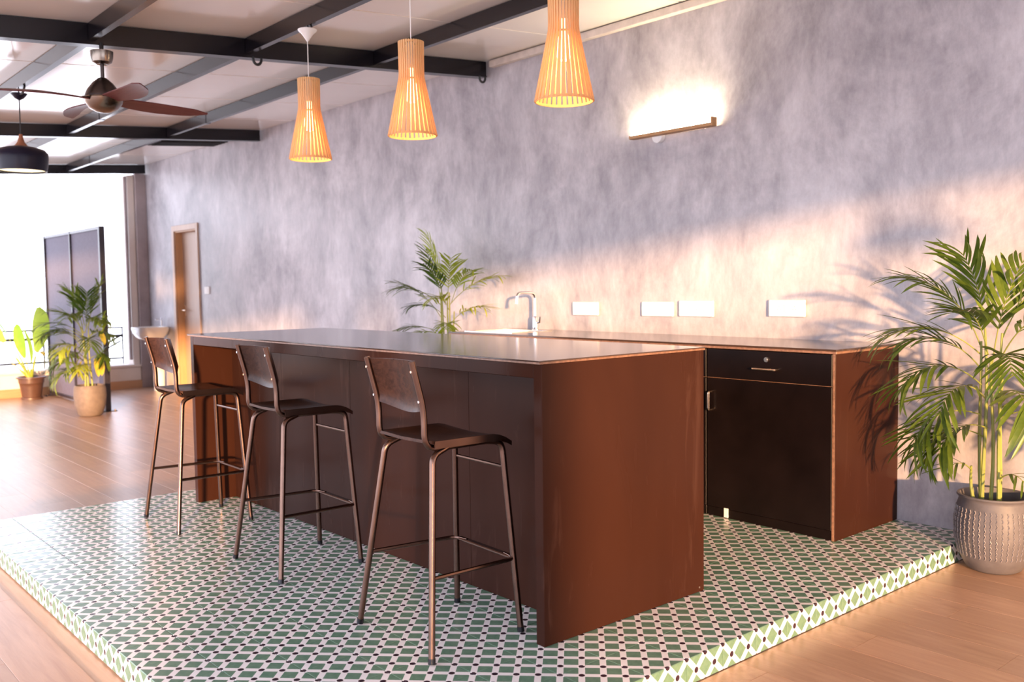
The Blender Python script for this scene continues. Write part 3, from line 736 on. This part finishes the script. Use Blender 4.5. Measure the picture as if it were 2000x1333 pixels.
# wavy raised relief
wv = MB()
for k in range(44):
    a0 = 2*PI*k/44
    for j in range(9):
        za = .075+.025*j; zb = za+.020
        def rr_(z_): return (.150+(z_-.075)*.21 if z_ < .16 else .168 if z_ < .235 else .168-(z_-.235)*.154)+.0016
        sh = .030
        A_ = [(a0, za), (a0+sh, (za+zb)/2), (a0, zb)]
        wv.tube([(rr_(z_)*math.cos(a_), rr_(z_)*math.sin(a_), z_) for a_, z_ in A_], .0026, 4)
rel = wv.build('relief', MT['pot_groove'], pot); rel['kind'] = 'stuff'
MB().lathe([(0, .300), (.10, .303), (.1375, .296)], 24).build('soil', MT['soil'], pl, True)
canes(pl, [(-.055, -.02, .29, -.06, -.035, 1.06), (-.03, -.045, .29, -.03, -.06, 1.12), (-.005, -.03, .29, .0, -.05, .98), (.02, -.015, .29, .035, -.03, 1.10), (.035, -.05, .29, .05, -.075, .95), (-.075, -.05, .29, -.085, -.06, .48)], .0095)
FR = [(-.06, -.035, 1.04, 228, 70, .52, 1.15, 26), (-.03, -.06, 1.10, 250, 82, .40, .55, 22), (.0, -.05, .96, 325, 80, .52, .55, 24), (.035, -.03, 1.08, 0, 70, .46, .8, 24),
      (-.06, -.035, 1.0, 214, 45, .46, 1.4, 24), (-.05, -.045, .86, 240, 42, .48, 1.75, 26), (-.03, -.05, .80, 262, 38, .42, 1.8, 24), (.03, -.04, .86, 345, 45, .46, 1.7, 26),
      (.04, -.06, .80, 310, 35, .44, 1.9, 22), (-.05, -.04, .72, 240, 20, .42, 1.6, 22), (.05, -.06, .72, 12, 30, .40, 1.7, 20), (-.02, -.04, .66, 250, 22, .36, 1.7, 18), (-.08, -.06, .46, 250, 45, .16, 1.5, 6), (.05, -.07, .44, 330, 40, .18, 1.6, 6)]
for (x, y, z, az, el, L_, dr_, nl) in FR:
    frond(pl, (x, y, z), az, el, L_, dr_, nl, .245 if nl > 10 else .15, LEAFY if az in (232, 0) and False else LEAFS, True, ymax=.175)
# more fronds behind the ones above, too tangled to tell their leaflets apart
fol = MB()
for (x, y, z, az, el, L_, dr_) in [(-.02, -.05, 1.0, 272, 62, .45, 1.3), (.03, -.04, .98, 335, 60, .5, 1.2), (-.05, -.03, .92, 228, 55, .45, 1.5), (.04, -.05, .76, 350, 40, .5, 1.9), (-.04, -.04, .62, 235, 30, .34, 1.8), (.02, -.05, .9, 300, 50, .45, 1.7)]:
    o = frond(pl, (x, y, z), az, el, L_, dr_, 26, .235, LEAFS, False, ymax=.175)
    base = len(fol.v); fol.v += [tuple(v.co) for v in o.data.vertices]; fol.f += [tuple(base+i for i in p_.vertices) for p_ in o.data.polygons]; fol.mi += [p_.material_index for p_ in o.data.polygons]
    D.objects.remove(o)
fo = fol.build('foliage', [MT['cane'], MT['leaf']], pl, True); fo['kind'] = 'stuff'
# palm behind the island
p2 = thing('potted_palm', 'slender palm standing behind the island left of the tap', 'plant', (-3.52, -.28, FZ))
pt = MB().lathe([(.10, 0), (.13, .02), (.16, .15), (.155, .27), (.145, .31), (.135, .31), (.13, .27), (0, .27)], 32, cap0=True).build('pot', MT['pot_grey'], p2, True)
MB().lathe([(0, .285), (.13, .28)], 24).build('soil', MT['soil'], p2)
canes(p2, [(-.05, 0, .28, -.09, 0, 1.30), (-.02, -.03, .28, -.03, -.03, 1.35), (.03, 0, .28, .0, 0, 1.25), (.05, -.03, .28, .05, -.02, 1.3), (.0, .02, .28, .06, .02, 1.15)], .009, MT['cane'])
for (x, y, z, az, el, L_, dr_) in [(-.09, 0, 1.22, 195, 84, .42, .5), (-.03, -.03, 1.25, 260, 84, .48, .3), (.0, 0, 1.2, 330, 72, .44, .8), (.05, -.02, 1.2, 20, 45, .5, .8), (-.09, 0, 1.2, 215, 42, .42, 1.0),
                                   (.05, -.02, 1.15, 300, 50, .34, 1.3), (-.03, 0, 1.1, 250, 50, .3, 1.3), (.0, -.02, .95, 200, 20, .3, .6), (.04, -.02, .92, 340, 18, .3, .6), (.05, 0, 1.22, 355, 62, .4, 1.0), (-.09, 0, 1.1, 225, 60, .45, .9), (-.03, 0, 1.2, 290, 70, .42, .9), (.05, -.02, 1.05, 5, 40, .42, .9), (-.05, -.02, .98, 230, 25, .36, .9), (.03, -.02, 1.0, 320, 35, .32, 1.2)]:
    frond(p2, (x, y, z), az, el, L_*1.08, dr_, 26, .175, LEAFS if (x < 0 and az != 260) else LEAFY, False, ymax=.26, rad=.003)
# palm at the screen
p3 = thing('potted_palm', 'bushy palm with yellowing leaves in a beige pot by the partition screen', 'plant', (-8.25, -1.58, FZ))
MB().lathe([(.10, 0), (.125, .02), (.155, .12), (.166, .22), (.160, .31), (.150, .335), (.140, .335), (.140, .30), (0, .30)], 36, cap0=True).build('pot', MT['pot_beige'], p3, True)
MB().lathe([(0, .305), (.14, .30)], 24).build('soil', MT['soil'], p3)
canes(p3, [(-.04, 0, .30, -.04, -.02, .85), (.02, .02, .30, .03, .0, .95), (.0, -.04, .30, .0, -.05, 1.0), (.05, -.03, .30, .08, -.05, .75)], .011)
for i, (x, y, z, az, el, L_, dr_) in enumerate([(-.0, -.05, .95, 240, 82, .45, .4), (.03, 0, .95, 45, 80, .5, .4), (.03, -.02, .95, 350, 75, .45, .5), (-.04, -.02, .85, 250, 50, .55, 1.5), (.0, -.05, .85, 230, 40, .5, 1.6), (.03, -.0, .85, 50, 50, .55, 1.3),
                                                (.08, -.05, .8, 20, 45, .5, 1.5), (.03, -.05, .7, 300, 40, .4, 1.6), (-.04, -.03, .6, 255, 30, .4, 1.9), (.05, -.03, .6, 60, 40, .4, 1.5), (.0, -.04, .5, 330, 45, .3, 1.7), (-.02, -.05, .45, 262, 35, .35, 2.0), (.0, -.03, .98, 300, 80, .4, .5), (-.02, -.04, .78, 236, 55, .5, 1.8), (.06, -.03, .74, 350, 50, .45, 1.8), (.0, -.06, .6, 285, 55, .4, 1.8), (-.04, -.06, .5, 235, 50, .35, 1.9), (.02, -.04, .9, 270, 66, .45, 1.2), (.0, -.06, .9, 325, 62, .5, 1.5), (-.03, -.05, .68, 222, 45, .45, 1.7), (.05, -.05, .62, 310, 45, .4, 1.8), (.04, -.04, .9, 10, 60, .45, 1.6), (-.02, -.05, .42, 300, 55, .3, 1.6), (.0, -.06, .75, 250, 65, .4, 1.7)]):
    frond(p3, (x, y, z), az, el, L_, dr_, 26, .22, LEAFY if i in (5, 7, 10, 11) else LEAFS, False, rad=.005, ymax=.10)
YB = MB().add(*leaf_blade(8, 1, .30, .5, .3)).mesh('yellow_leaf', MT['leaf_yellow'], True)
for (x, y, z, az, pitch, L_) in [(.1, .04, .62, 0, 50, .22), (.14, .06, .66, 10, 60, .24), (.04, -.08, .60, 280, 65, .2), (-.05, -.06, .66, 250, 55, .18), (.14, .08, .92, 5, 35, .2)]:
    o = link('yellow_leaf', YB, p3); o.location = (x, y, z); o.rotation_euler = Euler((0, math.radians(pitch), math.radians(az)), 'XYZ'); o.scale = (L_,)*3
# broad leaved plant
p4 = thing('broad_leaf_plant', 'broad leaved plant in a brown plastic pot at the left edge', 'plant', (-10.50, -1.62, FZ))
MB().lathe([(.115, 0), (.125, 0), (.125, .022), (.112, .03), (.132, .16), (.140, .20), (.146, .205), (.150, .255), (.172, .262), (.172, .28), (.155, .285), (.148, .26), (0, .26)], 40, cap0=True).build('pot', MT['pot_brown'], p4, True)
MB().lathe([(0, .27), (.15, .262)], 24).build('soil', MT['soil'], p4)
BL = MB().add(*leaf_blade(12, 1, .27, .35, .25, tipbase=.06)).mesh('leaf', MT['banana'], True)
BY = MB().add(*leaf_blade(12, 1, .27, .7, .25, tipbase=.06)).mesh('leaf', MT['leaf_yellow'], True)
for i, (az, tilt, pl_, L_, mat_, roll) in enumerate([(238, 66, .55, .80, BL, 1.3), (5, 68, .40, .80, BL, -.8), (226, 62, .36, .40, BY, .2), (240, 52, .34, .34, BY, .2), (5, 62, .42, .26, BY, .0), (300, 84, .28, .50, BL, 1.2), (350, 84, .22, .5, BL, -1.2), (225, 70, .62, .45, BL, .3)]):
    a = math.radians(az); e_ = math.radians(tilt)
    pts = [Vector((.02*math.cos(a), .02*math.sin(a), .25))]
    for k in range(8):
        e2 = e_-.25*(k/8); pts.append(pts[-1]+Vector((math.cos(a)*math.cos(e2), math.sin(a)*math.cos(e2), math.sin(e2)))*pl_/8)
    o = MB().tube(pts, [.014-.0012*k for k in range(9)], 8).build('stalk', MT['leaf_yellow'] if i in (2, 3) else MT['leaf_y'], p4, True)
    lf = link('leaf', mat_, o); d_ = (pts[-1]-pts[-2]).normalized()
    if mat_ is BY: d_ = (d_+Vector((math.cos(a)*.8, math.sin(a)*.8, -.4))).normalized()
    sd = d_.cross(Vector((0, 0, 1))).normalized(); up = sd.cross(d_)
    up = (up*math.cos(roll)+sd*math.sin(roll)).normalized(); sd = d_.cross(up)
    M_ = Matrix((d_, -sd, up)).transposed().to_4x4(); M_.translation = pts[-1]; lf.matrix_local = M_ @ Matrix.Diagonal((L_, L_, L_, 1))
